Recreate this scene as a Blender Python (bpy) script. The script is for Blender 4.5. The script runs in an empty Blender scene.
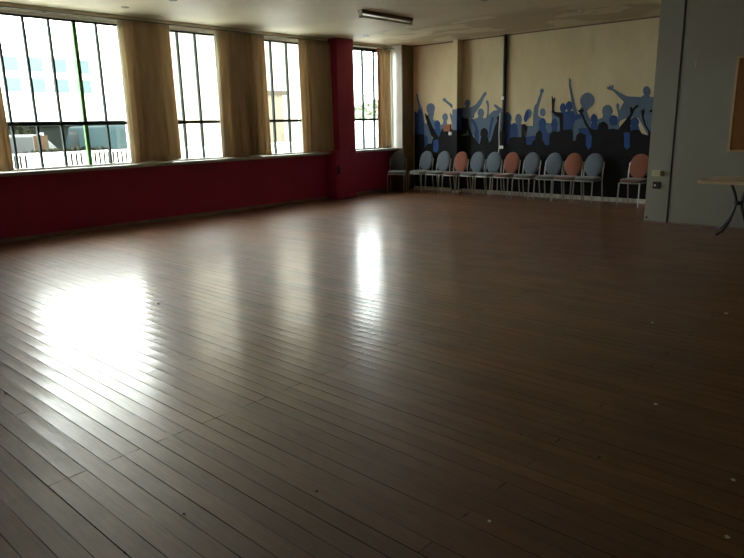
import bpy, bmesh, math, random
from mathutils import Vector, Matrix
random.seed(7)
scene = bpy.context.scene
COL = scene.collection
PI = math.pi

# ------------------------------------------------------------------ helpers
def tag(o, label=None, cat=None, group=None, kind=None):
    if label: o['label'] = label
    if cat: o['category'] = cat
    if group: o['group'] = group
    if kind: o['kind'] = kind
    return o

def empty(name, loc, label, cat, group=None, rz=0.0):
    o = bpy.data.objects.new(name, None)
    o.empty_display_size = 0.1
    o.location = loc
    o.rotation_euler = (0, 0, rz)
    COL.objects.link(o)
    return tag(o, label, cat, group)

def link(name, bm, mats, parent=None, smooth=False, bevel=0.0, seg=2, recalc=True):
    if recalc:
        bmesh.ops.recalc_face_normals(bm, faces=bm.faces)
    me = bpy.data.meshes.new(name)
    bm.to_mesh(me); bm.free()
    if not isinstance(mats, (list, tuple)): mats = [mats]
    for m in mats: me.materials.append(m)
    if smooth:
        for p in me.polygons: p.use_smooth = True
    o = bpy.data.objects.new(name, me)
    COL.objects.link(o)
    if parent is not None: o.parent = parent
    if bevel > 0:
        b = o.modifiers.new('bevel', 'BEVEL'); b.width = bevel; b.segments = seg
        b.limit_method = 'ANGLE'; b.angle_limit = math.radians(40)
    return o

def box(bm, x0, x1, y0, y1, z0, z1, mi=0):
    v = [bm.verts.new(p) for p in ((x0,y0,z0),(x1,y0,z0),(x1,y1,z0),(x0,y1,z0),(x0,y0,z1),(x1,y0,z1),(x1,y1,z1),(x0,y1,z1))]
    for idx in ((3,2,1,0),(4,5,6,7),(0,1,5,4),(1,2,6,5),(2,3,7,6),(3,0,4,7)):
        f = bm.faces.new([v[i] for i in idx]); f.material_index = mi
    return bm

def boxes(*bs):
    bm = bmesh.new()
    for b in bs: box(bm, *b)
    return bm

def tube(bm, pts, r, n=8, closed=False, mi=0):
    """swept round tube through pts; r may be a list"""
    pts = [Vector(p) for p in pts]
    N = len(pts)
    rs = r if isinstance(r, (list, tuple)) else [r]*N
    rings = []
    up = None
    for i, p in enumerate(pts):
        if closed: t = pts[(i+1) % N] - pts[i-1]
        elif i == 0: t = pts[1]-pts[0]
        elif i == N-1: t = pts[-1]-pts[-2]
        else: t = (pts[i+1]-p).normalized() + (p-pts[i-1]).normalized()
        t.normalize()
        if up is None:
            up = Vector((0,0,1)) if abs(t.z) < .9 else Vector((1,0,0))
        a = up - t*up.dot(t)
        if a.length < 1e-4: a = t.orthogonal()
        a.normalize(); b = t.cross(a); up = a
        rings.append([bm.verts.new(p + (a*math.cos(2*PI*k/n) + b*math.sin(2*PI*k/n))*rs[i]) for k in range(n)])
    M = N if closed else N-1
    for i in range(M):
        A = rings[i]; B = rings[(i+1) % N]
        for k in range(n):
            f = bm.faces.new((A[k], A[(k+1)%n], B[(k+1)%n], B[k])); f.material_index = mi; f.smooth = True
    if not closed:
        bm.faces.new(rings[0][::-1]).material_index = mi
        bm.faces.new(rings[-1]).material_index = mi
    return bm

def smooth_path(pts, n=6):
    """Catmull-Rom through pts"""
    P = [Vector(p) for p in pts]
    P = [P[0]*2-P[1]] + P + [P[-1]*2-P[-2]]
    out = []
    for i in range(1, len(P)-2):
        for k in range(n):
            t = k/n
            a,b,c,d = P[i-1],P[i],P[i+1],P[i+2]
            out.append(0.5*((2*b)+(c-a)*t+(2*a-5*b+4*c-d)*t*t+(3*b-a-3*c+d)*t**3))
    out.append(P[-2])
    return out

def rounded_slab(bm, outline, zt, zb, dome=0.0, rim=0.012):
    """soft pad: outline is a list of (x,y); profile of nested rings gives a rounded edge"""
    cx = sum(p[0] for p in outline)/len(outline); cy = sum(p[1] for p in outline)/len(outline)
    h = zt-zb
    prof = [(0.92, zb), (1.0, zb+h*.3), (1.0, zb+h*.6), (0.965, zb+h*.88), (0.9, zt), (0.6, zt+dome*.6), (0.3, zt+dome*.95)]
    rings = []
    for s, z in prof:
        rings.append([bm.verts.new((cx+(x-cx)*s, cy+(y-cy)*s, z)) for x, y in outline])
    n = len(outline)
    for A, B in zip(rings, rings[1:]):
        for k in range(n):
            bm.faces.new((A[k], A[(k+1)%n], B[(k+1)%n], B[k]))
    bm.faces.new(rings[0][::-1])
    c = bm.verts.new((cx, cy, zt+dome))
    for k in range(n):
        bm.faces.new((rings[-1][k], rings[-1][(k+1)%n], c))
    for f in bm.faces: f.smooth = True
    return bm

# ------------------------------------------------------------------ materials
def new_mat(name):
    m = bpy.data.materials.new(name); m.use_nodes = True
    nt = m.node_tree
    return m, nt, nt.nodes['Principled BSDF']

def nn(nt, t, **kw):
    n = nt.nodes.new(t)
    for k, v in kw.items(): setattr(n, k, v)
    return n

def ramp(nt, fac, stops, interp='LINEAR'):
    r = nn(nt, 'ShaderNodeValToRGB'); r.color_ramp.interpolation = interp
    while len(r.color_ramp.elements) > 1: r.color_ramp.elements.remove(r.color_ramp.elements[0])
    r.color_ramp.elements[0].position = stops[0][0]; r.color_ramp.elements[0].color = (*stops[0][1], 1)
    for p, c in stops[1:]:
        e = r.color_ramp.elements.new(p); e.color = (*c, 1)
    nt.links.new(fac, r.inputs[0])
    return r.outputs[0]

def objco(nt, scale=(1,1,1), loc=(0,0,0)):
    tc = nn(nt, 'ShaderNodeTexCoord'); mp = nn(nt, 'ShaderNodeMapping')
    mp.inputs['Scale'].default_value = scale; mp.inputs['Location'].default_value = loc
    nt.links.new(tc.outputs['Object'], mp.inputs[0])
    return mp.outputs[0]

def noise(nt, co, scale, detail=4, rough=.55):
    n = nn(nt, 'ShaderNodeTexNoise'); n.inputs['Scale'].default_value = scale
    n.inputs['Detail'].default_value = detail; n.inputs['Roughness'].default_value = rough
    nt.links.new(co, n.inputs['Vector'])
    return n.outputs['Fac']

def plain(name, c, rough=.6, metal=0.0, var=0.12, nscale=6.0, bump=0.0, bscale=60.0, spec=.5, stretch=(1,1,1)):
    m, nt, b = new_mat(name)
    co = objco(nt, stretch)
    lo = tuple(max(0, x*(1-var)) for x in c); hi = tuple(min(1, x*(1+var)) for x in c)
    nt.links.new(ramp(nt, noise(nt, co, nscale), [(.3, lo), (.7, hi)]), b.inputs['Base Color'])
    b.inputs['Roughness'].default_value = rough; b.inputs['Metallic'].default_value = metal
    b.inputs['Specular IOR Level'].default_value = spec
    if bump > 0:
        bp = nn(nt, 'ShaderNodeBump'); bp.inputs['Strength'].default_value = bump; bp.inputs['Distance'].default_value = .01
        nt.links.new(noise(nt, co, bscale, 3), bp.inputs['Height']); nt.links.new(bp.outputs[0], b.inputs['Normal'])
    return m

def math_n(nt, op, a, b=None):
    n = nn(nt, 'ShaderNodeMath', operation=op)
    for i, v in enumerate((a, b)):
        if v is None: continue
        if isinstance(v, (int, float)): n.inputs[i].default_value = v
        else: nt.links.new(v, n.inputs[i])
    return n.outputs[0]

def mix_rgb(nt, fac, a, b, blend='MIX'):
    n = nn(nt, 'ShaderNodeMix', data_type='RGBA', blend_type=blend)
    for sock, v in ((n.inputs[0], fac), (n.inputs[6], a), (n.inputs[7], b)):
        if isinstance(v, (int, float)): sock.default_value = v
        elif isinstance(v, tuple): sock.default_value = (*v, 1)
        else: nt.links.new(v, sock)
    return n.outputs[2]

def floor_material():
    m, nt, b = new_mat('floor_boards')
    co = objco(nt, (1,1,1), (0.35, -0.02, 0))
    br = nn(nt, 'ShaderNodeTexBrick'); br.offset = .37; br.offset_frequency = 3; br.squash = 1.0
    br.inputs['Color1'].default_value = (0,0,0,1); br.inputs['Color2'].default_value = (1,1,1,1); br.inputs['Mortar'].default_value = (.5,.5,.5,1)
    br.inputs['Scale'].default_value = 1.0; br.inputs['Mortar Size'].default_value = .0024; br.inputs['Mortar Smooth'].default_value = .25
    br.inputs['Bias'].default_value = 0.0; br.inputs['Brick Width'].default_value = 2.3; br.inputs['Row Height'].default_value = .0837
    nt.links.new(co, br.inputs['Vector'])
    grain = noise(nt, objco(nt, (1.6, 26, 1)), 3.0, 6, .65)
    blot = noise(nt, objco(nt, (.5, .7, 1)), 1.6, 5, .6)
    val = math_n(nt, 'ADD', math_n(nt, 'MULTIPLY', br.outputs['Color'], .20), math_n(nt, 'MULTIPLY', grain, .80))
    wood = ramp(nt, val, [(.18, FLOOR_DARK), (.5, FLOOR_MID), (.82, FLOOR_LIGHT)])
    worn = ramp(nt, blot, [(.4, (0.80,0.80,0.82)), (.68, (1.2,1.17,1.12))])
    wood = mix_rgb(nt, 1.0, wood, worn, 'MULTIPLY')
    gapn = ramp(nt, noise(nt, objco(nt, (.45, 9, 1)), 2.0, 4), [(.34, (.2,)*3), (.60, (1,)*3)])
    gap = math_n(nt, 'MULTIPLY', br.outputs['Fac'], gapn)
    col = mix_rgb(nt, gap, wood, (0.006, 0.005, 0.004))
    nt.links.new(col, b.inputs['Base Color'])
    scuff = noise(nt, objco(nt, (1.2, 2.2, 1)), 2.4, 6, .65)
    rr = ramp(nt, scuff, [(.3, (FLOOR_R0,)*3), (.75, (FLOOR_R1,)*3)])
    rgap = math_n(nt, 'ADD', rr, math_n(nt, 'MULTIPLY', gap, .4))
    nt.links.new(rgap, b.inputs['Roughness'])
    b.inputs['Specular Tint'].default_value = (1.0, .84, .70, 1)
    keep = math_n(nt, 'SUBTRACT', 1.0, gap)
    nt.links.new(math_n(nt, 'MULTIPLY', keep, FLOOR_SPEC), b.inputs['Specular IOR Level'])
    nt.links.new(math_n(nt, 'MULTIPLY', keep, FLOOR_COAT), b.inputs['Coat Weight'])
    nt.links.new(math_n(nt, 'ADD', ramp(nt, scuff, [(.3, (FLOOR_C0,)*3), (.75, (FLOOR_C1,)*3)]), math_n(nt, 'MULTIPLY', gap, .4)), b.inputs['Coat Roughness'])
    # cupped boards, open joints, fine scratches
    fine = noise(nt, objco(nt, (4, 30, 1)), 6.0, 4)
    wav = noise(nt, objco(nt, (1.0, 9, 1)), 1.5, 3)
    h = math_n(nt, 'ADD', math_n(nt, 'MULTIPLY', gap, -.7), math_n(nt, 'ADD', math_n(nt, 'MULTIPLY', fine, .10), math_n(nt, 'MULTIPLY', wav, .25)))
    h = math_n(nt, 'ADD', h, math_n(nt, 'MULTIPLY', br.outputs['Color'], .10))
    sy = nn(nt, 'ShaderNodeSeparateXYZ'); nt.links.new(co, sy.inputs[0])
    u = math_n(nt, 'SUBTRACT', math_n(nt, 'FRACT', math_n(nt, 'DIVIDE', sy.outputs['Y'], .0837)), .5)
    h = math_n(nt, 'ADD', h, math_n(nt, 'MULTIPLY', math_n(nt, 'MULTIPLY', u, u), .75))
    bp = nn(nt, 'ShaderNodeBump'); bp.inputs['Strength'].default_value = .7; bp.inputs['Distance'].default_value = .004
    nt.links.new(h, bp.inputs['Height'])
    nt.links.new(bp.outputs[0], b.inputs['Normal']); nt.links.new(bp.outputs[0], b.inputs['Coat Normal'])
    return m

def ceiling_material():
    m, nt, b = new_mat('ceiling_paint')
    co = objco(nt)
    base = ramp(nt, noise(nt, co, .8, 5), [(.35, (0.56,0.48,0.32)), (.65, (0.63,0.55,0.38))])
    # peeled patches in a band before the back wall
    sx = nn(nt, 'ShaderNodeSeparateXYZ'); nt.links.new(co, sx.inputs[0])
    band = ramp(nt, math_n(nt, 'DIVIDE', sx.outputs['Y'], 12.0), [(.74, (0,0,0)), (.80, (1,1,1)), (.935, (1,1,1)), (.95, (.4,.4,.4))])
    pat = ramp(nt, noise(nt, objco(nt, (.75, 1.1, 1)), 1.5, 2, .4), [(.47, (0,0,0)), (.50, (1,1,1))])
    f = math_n(nt, 'MULTIPLY', math_n(nt, 'MULTIPLY', band, pat), .8)
    col = mix_rgb(nt, f, base, (0.40, 0.31, 0.18))
    nt.links.new(col, b.inputs['Base Color'])
    b.inputs['Roughness'].default_value = .6
    b.inputs['Specular IOR Level'].default_value = .3
    return m

def back_wall_material():
    m, nt, b = new_mat('cream_wall_paint')
    co = objco(nt)
    c = ramp(nt, noise(nt, objco(nt, (1,1,.6)), 2.2, 6, .6), [(.3, (0.58,0.48,0.285)), (.7, (0.67,0.57,0.36))])
    st = ramp(nt, noise(nt, objco(nt, (3.0,1,.5)), 2.0, 4), [(.58, (0,0,0)), (.8, (.45,)*3)])
    nt.links.new(mix_rgb(nt, st, c, (0.40,0.30,0.17)), b.inputs['Base Color'])
    b.inputs['Roughness'].default_value = .75
    bp = nn(nt, 'ShaderNodeBump'); bp.inputs['Strength'].default_value = .12; bp.inputs['Distance'].default_value = .01
    nt.links.new(noise(nt, co, 25, 4), bp.inputs['Height']); nt.links.new(bp.outputs[0], b.inputs['Normal'])
    return m

def glass_material():
    m = bpy.data.materials.new('window_glass'); m.use_nodes = True
    nt = m.node_tree; nt.nodes.clear()
    out = nn(nt, 'ShaderNodeOutputMaterial'); mx = nn(nt, 'ShaderNodeMixShader')
    tr = nn(nt, 'ShaderNodeBsdfTransparent'); gl = nn(nt, 'ShaderNodeBsdfGlossy'); lw = nn(nt, 'ShaderNodeLayerWeight')
    tr.inputs[0].default_value = (.93,.97,.95,1); gl.inputs['Roughness'].default_value = .02; lw.inputs[0].default_value = .5
    nt.links.new(math_n(nt, 'ADD', math_n(nt, 'MULTIPLY', math_n(nt, 'POWER', lw.outputs['Facing'], 5.0), .9), .04), mx.inputs[0]); nt.links.new(tr.outputs[0], mx.inputs[1]); nt.links.new(gl.outputs[0], mx.inputs[2])
    nt.links.new(mx.outputs[0], out.inputs[0])
    return m

def curtain_material(name, c, transl=.12):
    m = bpy.data.materials.new(name); m.use_nodes = True
    nt = m.node_tree; b = nt.nodes['Principled BSDF']; out = nt.nodes['Material Output']
    co = objco(nt, (1, 1, .15))
    col = ramp(nt, noise(nt, co, 9, 4), [(.3, tuple(x*.85 for x in c)), (.7, tuple(x*1.12 for x in c))])
    nt.links.new(col, b.inputs['Base Color']); b.inputs['Roughness'].default_value = .9; b.inputs['Specular IOR Level'].default_value = .1
    t = nn(nt, 'ShaderNodeBsdfTranslucent'); nt.links.new(col, t.inputs[0])
    mx = nn(nt, 'ShaderNodeMixShader'); mx.inputs[0].default_value = transl
    nt.links.new(b.outputs[0], mx.inputs[1]); nt.links.new(t.outputs[0], mx.inputs[2]); nt.links.new(mx.outputs[0], out.inputs[0])
    return m

def fabric(name, c):
    m, nt, b = new_mat(name)
    co = objco(nt)
    nt.links.new(ramp(nt, noise(nt, co, 260, 2), [(.3, tuple(x*.7 for x in c)), (.7, tuple(min(1,x*1.3) for x in c))]), b.inputs['Base Color'])
    b.inputs['Roughness'].default_value = .92; b.inputs['Specular IOR Level'].default_value = .2
    b.inputs['Sheen Weight'].default_value = .2
    bp = nn(nt, 'ShaderNodeBump'); bp.inputs['Strength'].default_value = .2; bp.inputs['Distance'].default_value = .003
    nt.links.new(noise(nt, co, 400, 2), bp.inputs['Height']); nt.links.new(bp.outputs[0], b.inputs['Normal'])
    return m
EXTC, EXTX, EXTH = (0.25,0.212,0.165), -34, 14.5
MURAL = [
 (0,[(-9.04,2.09),(-9.0,2.08),(-8.98,1.99),(-8.93,1.87),(-8.87,1.76),(-8.83,1.6),(-8.8,1.44),(-8.76,1.2),(-8.76,0.76),(-9.01,0.76),(-8.97,1.6),(-8.98,1.82),(-9.03,2.0)]),
 (0,[(-8.53,1.76),(-8.54,1.71),(-8.57,1.67),(-8.62,1.65),(-8.67,1.65),(-8.72,1.67),(-8.75,1.71),(-8.76,1.76),(-8.75,1.81),(-8.72,1.85),(-8.67,1.87),(-8.62,1.87),(-8.57,1.85),(-8.54,1.81)]),
 (0,[(-8.72,1.69),(-8.55,1.68),(-8.58,1.54),(-8.44,1.43),(-8.41,0.69),(-8.81,0.68),(-8.8,1.44),(-8.69,1.49)]),
 (1,[(-9.18,1.68),(-9.13,1.71),(-9.06,1.71),(-9.02,1.67),(-8.98,1.75),(-8.92,1.75),(-8.88,1.69),(-8.86,1.51),(-8.83,1.47),(-8.81,1.14),(-9.19,1.14)]),
 (0,[(-8.19,1.57),(-8.19,1.53),(-8.21,1.51),(-8.24,1.49),(-8.28,1.49),(-8.31,1.51),(-8.33,1.54),(-8.34,1.57),(-8.33,1.61),(-8.31,1.63),(-8.28,1.65),(-8.24,1.65),(-8.21,1.63),(-8.19,1.6)]),
 (0,[(-8.3,1.51),(-8.22,1.51),(-8.21,1.43),(-8.1,1.37),(-8.09,0.69),(-8.44,0.69),(-8.44,1.38),(-8.33,1.43)]),
 (0,[(-8.33,1.94),(-8.28,1.97),(-8.24,1.94),(-8.22,1.91),(-8.1,1.84),(-8.0,1.76),(-8.0,1.37),(-8.06,1.37),(-8.13,1.57),(-8.14,1.65),(-8.11,1.65),(-8.07,1.58),(-8.05,1.71),(-8.16,1.81),(-8.26,1.88),(-8.31,1.9)]),
 (1,[(-8.38,1.42),(-8.39,1.38),(-8.41,1.34),(-8.45,1.33),(-8.48,1.33),(-8.51,1.35),(-8.54,1.38),(-8.55,1.42),(-8.54,1.46),(-8.52,1.49),(-8.48,1.51),(-8.45,1.51),(-8.42,1.49),(-8.39,1.46)]),
 (1,[(-8.55,1.34),(-8.38,1.34),(-8.35,1.22),(-8.35,0.69),(-8.59,0.68)]),
 (2,[(-8.8,1.66),(-8.76,1.65),(-8.74,1.61),(-8.71,1.64),(-8.69,1.56),(-8.56,1.33),(-8.44,1.17),(-8.49,1.09),(-8.63,1.2),(-8.72,1.41),(-8.78,1.57)]),
 (2,[(-9.29,1.21),(-8.83,1.22),(-8.81,1.09),(-8.7,0.76),(-8.59,1.09),(-8.52,1.21),(-8.42,1.15),(-8.36,1.27),(-8.32,1.34),(-8.27,1.32),(-8.0,1.32),(-7.99,0.56),(-9.3,0.53)]),
 (3,[(-8.56,1.09),(-8.44,1.11),(-8.42,0.93),(-8.46,0.83),(-8.57,0.85)]),
 (3,[(-8.81,1.2),(-8.72,1.17),(-8.72,1.01),(-8.8,0.93)]),
 (0,[(-8.07,1.77),(-7.74,1.75),(-7.57,1.73),(-7.52,1.54),(-7.74,1.53),(-7.77,1.37),(-8.07,1.38)]),
 (0,[(-7.63,1.83),(-7.63,1.8),(-7.65,1.77),(-7.68,1.75),(-7.71,1.75),(-7.74,1.77),(-7.76,1.8),(-7.77,1.84),(-7.76,1.87),(-7.74,1.9),(-7.71,1.91),(-7.68,1.91),(-7.65,1.9),(-7.63,1.87)]),
 (0,[(-7.74,1.77),(-7.62,1.75),(-7.49,1.81),(-7.39,1.92),(-7.32,2.01),(-7.29,2.04),(-7.24,2.03),(-7.25,1.98),(-7.29,1.94),(-7.36,1.8),(-7.45,1.7),(-7.51,1.63),(-7.56,1.53),(-7.73,1.53)]),
 (0,[(-7.29,1.63),(-7.3,1.59),(-7.32,1.56),(-7.35,1.55),(-7.39,1.55),(-7.42,1.57),(-7.44,1.6),(-7.45,1.64),(-7.44,1.68),(-7.42,1.71),(-7.39,1.72),(-7.36,1.72),(-7.32,1.7),(-7.3,1.67)]),
 (0,[(-7.56,1.51),(-7.45,1.54),(-7.41,1.59),(-7.33,1.59),(-7.3,1.52),(-7.24,1.54),(-7.22,1.62),(-7.22,1.76),(-7.26,1.86),(-7.23,1.88),(-7.19,1.85),(-7.18,1.77),(-7.18,1.59),(-7.13,1.63),(-7.07,1.67),(-6.98,1.68),(-7.06,1.75),(-7.06,1.79),(-7.02,1.79),(-6.95,1.74),(-6.87,1.7),(-6.81,1.64),(-6.79,1.14),(-7.05,1.04),(-7.41,1.01),(-7.5,1.19),(-7.75,1.19),(-7.75,1.54)]),
 (1,[(-7.61,1.54),(-7.56,1.52),(-7.47,1.42),(-7.41,1.27),(-7.41,1.03),(-7.48,1.05),(-7.53,1.19),(-7.5,1.32)]),
 (1,[(-7.11,1.55),(-7.06,1.54),(-7.09,1.41),(-7.11,1.29),(-7.14,1.14),(-7.18,1.14),(-7.16,1.34)]),
 (2,[(-7.74,1.54),(-7.67,1.53),(-7.65,1.37),(-7.56,1.2),(-7.44,1.05),(-7.38,1.01),(-7.37,0.71),(-8.06,0.7),(-8.07,1.21),(-7.78,1.19),(-7.64,1.19)]),
 (2,[(-7.18,1.23),(-7.19,1.18),(-7.21,1.14),(-7.25,1.12),(-7.29,1.12),(-7.33,1.15),(-7.36,1.18),(-7.37,1.23),(-7.36,1.27),(-7.34,1.31),(-7.3,1.33),(-7.26,1.33),(-7.22,1.31),(-7.19,1.27)]),
 (2,[(-7.38,1.01),(-7.35,1.16),(-7.18,1.16),(-7.16,1.04),(-7.11,1.09),(-7.03,1.36),(-6.98,1.46),(-6.99,1.54),(-6.95,1.57),(-6.91,1.52),(-6.91,1.46),(-6.94,1.34),(-6.88,1.24),(-6.79,1.24),(-6.78,0.64),(-7.43,0.63)]),
 (1,[(-6.68,1.51),(-6.69,1.46),(-6.7,1.42),(-6.73,1.4),(-6.76,1.4),(-6.78,1.42),(-6.8,1.46),(-6.81,1.52),(-6.8,1.57),(-6.79,1.61),(-6.76,1.63),(-6.74,1.63),(-6.71,1.6),(-6.69,1.56)]),
 (0,[(-6.7,1.55),(-6.7,1.51),(-6.72,1.48),(-6.74,1.47),(-6.77,1.47),(-6.79,1.48),(-6.81,1.51),(-6.81,1.55),(-6.81,1.59),(-6.79,1.62),(-6.77,1.64),(-6.75,1.63),(-6.72,1.62),(-6.71,1.59)]),
 (2,[(-7.66,1.37),(-7.68,1.29),(-7.72,1.23),(-7.78,1.2),(-7.85,1.2),(-7.91,1.23),(-7.95,1.3),(-7.97,1.37),(-7.95,1.45),(-7.91,1.51),(-7.85,1.55),(-7.78,1.55),(-7.72,1.51),(-7.68,1.45)]),
 (0,[(-6.65,1.52),(-6.66,1.48),(-6.67,1.44),(-6.7,1.43),(-6.74,1.43),(-6.77,1.45),(-6.79,1.48),(-6.8,1.52),(-6.79,1.56),(-6.77,1.6),(-6.74,1.61),(-6.71,1.61),(-6.68,1.59),(-6.66,1.56)]),
 (1,[(-6.83,1.46),(-6.69,1.45),(-6.63,1.36),(-6.62,1.11),(-6.61,0.8),(-6.87,0.79),(-6.89,1.43)]),
 (1,[(-6.87,1.61),(-6.81,1.59),(-6.75,1.48),(-6.67,1.33),(-6.65,1.11),(-6.79,1.02),(-6.85,1.02)]),
 (0,[(-6.43,1.5),(-6.43,1.45),(-6.45,1.42),(-6.48,1.4),(-6.52,1.4),(-6.55,1.42),(-6.57,1.45),(-6.58,1.5),(-6.57,1.54),(-6.55,1.58),(-6.52,1.59),(-6.49,1.59),(-6.46,1.57),(-6.44,1.54)]),
 (0,[(-6.55,1.44),(-6.45,1.44),(-6.43,1.36),(-6.4,1.33),(-6.39,1.09),(-6.62,1.09),(-6.63,1.34)]),
 (1,[(-6.52,1.33),(-6.52,1.3),(-6.54,1.27),(-6.57,1.25),(-6.6,1.25),(-6.63,1.27),(-6.65,1.3),(-6.66,1.34),(-6.65,1.37),(-6.64,1.4),(-6.61,1.42),(-6.57,1.42),(-6.55,1.4),(-6.52,1.37)]),
 (1,[(-6.66,1.31),(-6.51,1.31),(-6.49,1.02),(-6.68,1.02)]),
 (0,[(-6.23,1.57),(-6.24,1.53),(-6.27,1.5),(-6.3,1.48),(-6.33,1.49),(-6.36,1.52),(-6.37,1.55),(-6.37,1.6),(-6.35,1.64),(-6.33,1.67),(-6.29,1.68),(-6.26,1.67),(-6.24,1.65),(-6.22,1.61)]),
 (1,[(-6.29,1.53),(-6.3,1.48),(-6.32,1.45),(-6.35,1.43),(-6.37,1.44),(-6.38,1.46),(-6.39,1.5),(-6.38,1.55),(-6.36,1.6),(-6.34,1.63),(-6.32,1.65),(-6.3,1.64),(-6.28,1.62),(-6.28,1.58)]),
 (2,[(-6.43,1.39),(-6.35,1.4),(-6.32,1.35),(-6.35,1.23),(-6.32,0.8),(-6.42,0.8)]),
 (0,[(-6.07,2.01),(-6.05,2.04),(-6.0,2.04),(-5.98,1.99),(-6.01,1.96),(-6.05,1.81),(-6.08,1.71),(-6.09,1.56),(-5.99,1.49),(-5.91,1.41),(-5.8,1.4),(-5.8,1.5),(-5.82,1.63),(-5.79,1.64),(-5.66,1.57),(-5.61,1.46),(-5.59,1.18),(-6.35,1.09),(-6.34,1.36),(-6.19,1.36),(-6.19,1.6),(-6.17,1.73),(-6.13,1.77),(-6.1,1.86),(-6.06,1.96)]),
 (0,[(-5.93,1.6),(-5.93,1.57),(-5.95,1.54),(-5.97,1.53),(-6.0,1.53),(-6.03,1.55),(-6.05,1.57),(-6.05,1.61),(-6.05,1.64),(-6.03,1.67),(-6.01,1.68),(-5.98,1.68),(-5.96,1.67),(-5.94,1.64)]),
 (1,[(-5.91,1.4),(-5.92,1.36),(-5.94,1.32),(-5.97,1.3),(-6.0,1.3),(-6.03,1.32),(-6.06,1.36),(-6.07,1.4),(-6.06,1.45),(-6.04,1.48),(-6.01,1.5),(-5.97,1.5),(-5.94,1.48),(-5.92,1.45)]),
 (1,[(-6.06,1.34),(-5.91,1.33),(-5.88,1.23),(-5.86,0.81),(-6.06,0.8),(-6.08,1.23)]),
 (1,[(-5.68,1.38),(-5.68,1.34),(-5.7,1.31),(-5.72,1.29),(-5.75,1.29),(-5.78,1.31),(-5.8,1.34),(-5.81,1.39),(-5.8,1.43),(-5.79,1.46),(-5.76,1.48),(-5.73,1.48),(-5.71,1.46),(-5.69,1.43)]),
 (1,[(-5.79,1.33),(-5.69,1.33),(-5.67,1.23),(-5.66,1.04),(-5.78,1.04)]),
 (1,[(-6.34,1.15),(-6.08,1.18),(-6.08,1.23),(-5.79,1.23),(-5.77,0.81),(-6.33,0.95)]),
 (0,[(-5.5,2.19),(-5.48,2.2),(-5.46,2.16),(-5.46,2.1),(-5.44,2.03),(-5.4,1.9),(-5.35,1.72),(-5.29,1.55),(-5.37,1.54),(-5.41,1.7),(-5.45,1.9),(-5.49,2.05)]),
 (0,[(-5.38,1.54),(-5.19,1.49),(-5.14,1.4),(-5.13,1.13),(-5.36,1.02)]),
 (1,[(-5.52,1.67),(-5.52,1.64),(-5.54,1.61),(-5.57,1.59),(-5.59,1.59),(-5.62,1.61),(-5.64,1.64),(-5.65,1.68),(-5.64,1.71),(-5.63,1.74),(-5.6,1.76),(-5.57,1.76),(-5.55,1.74),(-5.53,1.71)]),
 (1,[(-5.4,1.7),(-5.4,1.66),(-5.42,1.63),(-5.45,1.61),(-5.47,1.61),(-5.5,1.63),(-5.52,1.66),(-5.53,1.7),(-5.53,1.74),(-5.51,1.77),(-5.48,1.79),(-5.45,1.79),(-5.43,1.77),(-5.41,1.74)]),
 (1,[(-5.65,1.6),(-5.39,1.62),(-5.34,1.54),(-5.25,1.56),(-5.22,1.54),(-5.21,1.49),(-5.34,1.44),(-5.37,1.34),(-5.35,1.09),(-5.59,1.09),(-5.61,1.41),(-5.66,1.5),(-5.74,1.54),(-5.8,1.6),(-5.8,1.63),(-5.74,1.61)]),
 (2,[(-5.82,1.89),(-5.8,1.89),(-5.78,1.83),(-5.76,1.87),(-5.74,1.85),(-5.76,1.77),(-5.76,1.66),(-5.74,1.61),(-5.66,1.59),(-5.59,1.58),(-5.57,1.54),(-5.56,1.25),(-5.62,1.23),(-5.64,1.5),(-5.74,1.55),(-5.8,1.61)]),
 (2,[(-6.68,1.13),(-6.63,1.15),(-6.34,1.15),(-6.3,0.95),(-6.23,0.95),(-6.17,1.07),(-6.12,1.11),(-6.11,1.22),(-6.07,1.26),(-6.01,1.26),(-5.98,1.21),(-5.98,1.11),(-5.92,1.02),(-5.9,0.81),(-5.83,0.81),(-5.83,1.18),(-5.79,1.24),(-5.74,1.26),(-5.66,1.24),(-5.62,1.27),(-5.4,1.29),(-5.36,1.23),(-5.36,1.07),(-5.29,1.02),(-5.27,1.13),(-5.25,1.2),(-5.2,1.21),(-5.1,1.18),(-5.07,0.64),(-6.78,0.59),(-6.79,0.89)]),
 (0,[(-4.99,1.75),(-5.02,1.7),(-5.07,1.66),(-5.13,1.65),(-5.19,1.66),(-5.23,1.7),(-5.26,1.76),(-5.26,1.83),(-5.23,1.88),(-5.18,1.92),(-5.12,1.93),(-5.07,1.91),(-5.02,1.87),(-4.99,1.81)]),
 (0,[(-5.22,1.69),(-5.07,1.67),(-5.12,1.6),(-5.08,1.51),(-5.03,1.43),(-5.01,1.18),(-5.35,1.18),(-5.35,1.44),(-5.27,1.49)]),
 (0,[(-4.64,1.59),(-4.65,1.55),(-4.68,1.51),(-4.71,1.49),(-4.76,1.49),(-4.8,1.51),(-4.83,1.55),(-4.84,1.6),(-4.83,1.65),(-4.81,1.68),(-4.77,1.7),(-4.73,1.7),(-4.69,1.68),(-4.66,1.64)]),
 (0,[(-4.82,1.53),(-4.65,1.52),(-4.6,1.47),(-4.52,1.4),(-4.5,1.17),(-4.92,1.18),(-4.92,1.45),(-4.83,1.48)]),
 (0,[(-4.78,1.98),(-4.77,2.01),(-4.73,2.01),(-4.74,2.04),(-4.72,2.04),(-4.7,2.01),(-4.68,2.04),(-4.66,2.02),(-4.66,1.97),(-4.54,1.9),(-4.41,1.83),(-4.18,1.81),(-4.13,1.84),(-4.05,1.84),(-4.02,1.8),(-3.84,1.81),(-3.78,1.73),(-3.73,1.05),(-3.96,1.03),(-4.01,1.17),(-4.19,1.46),(-4.31,1.49),(-4.52,1.42),(-4.54,1.51),(-4.51,1.65),(-4.46,1.74),(-4.55,1.82),(-4.66,1.93),(-4.75,1.96)]),
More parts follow.
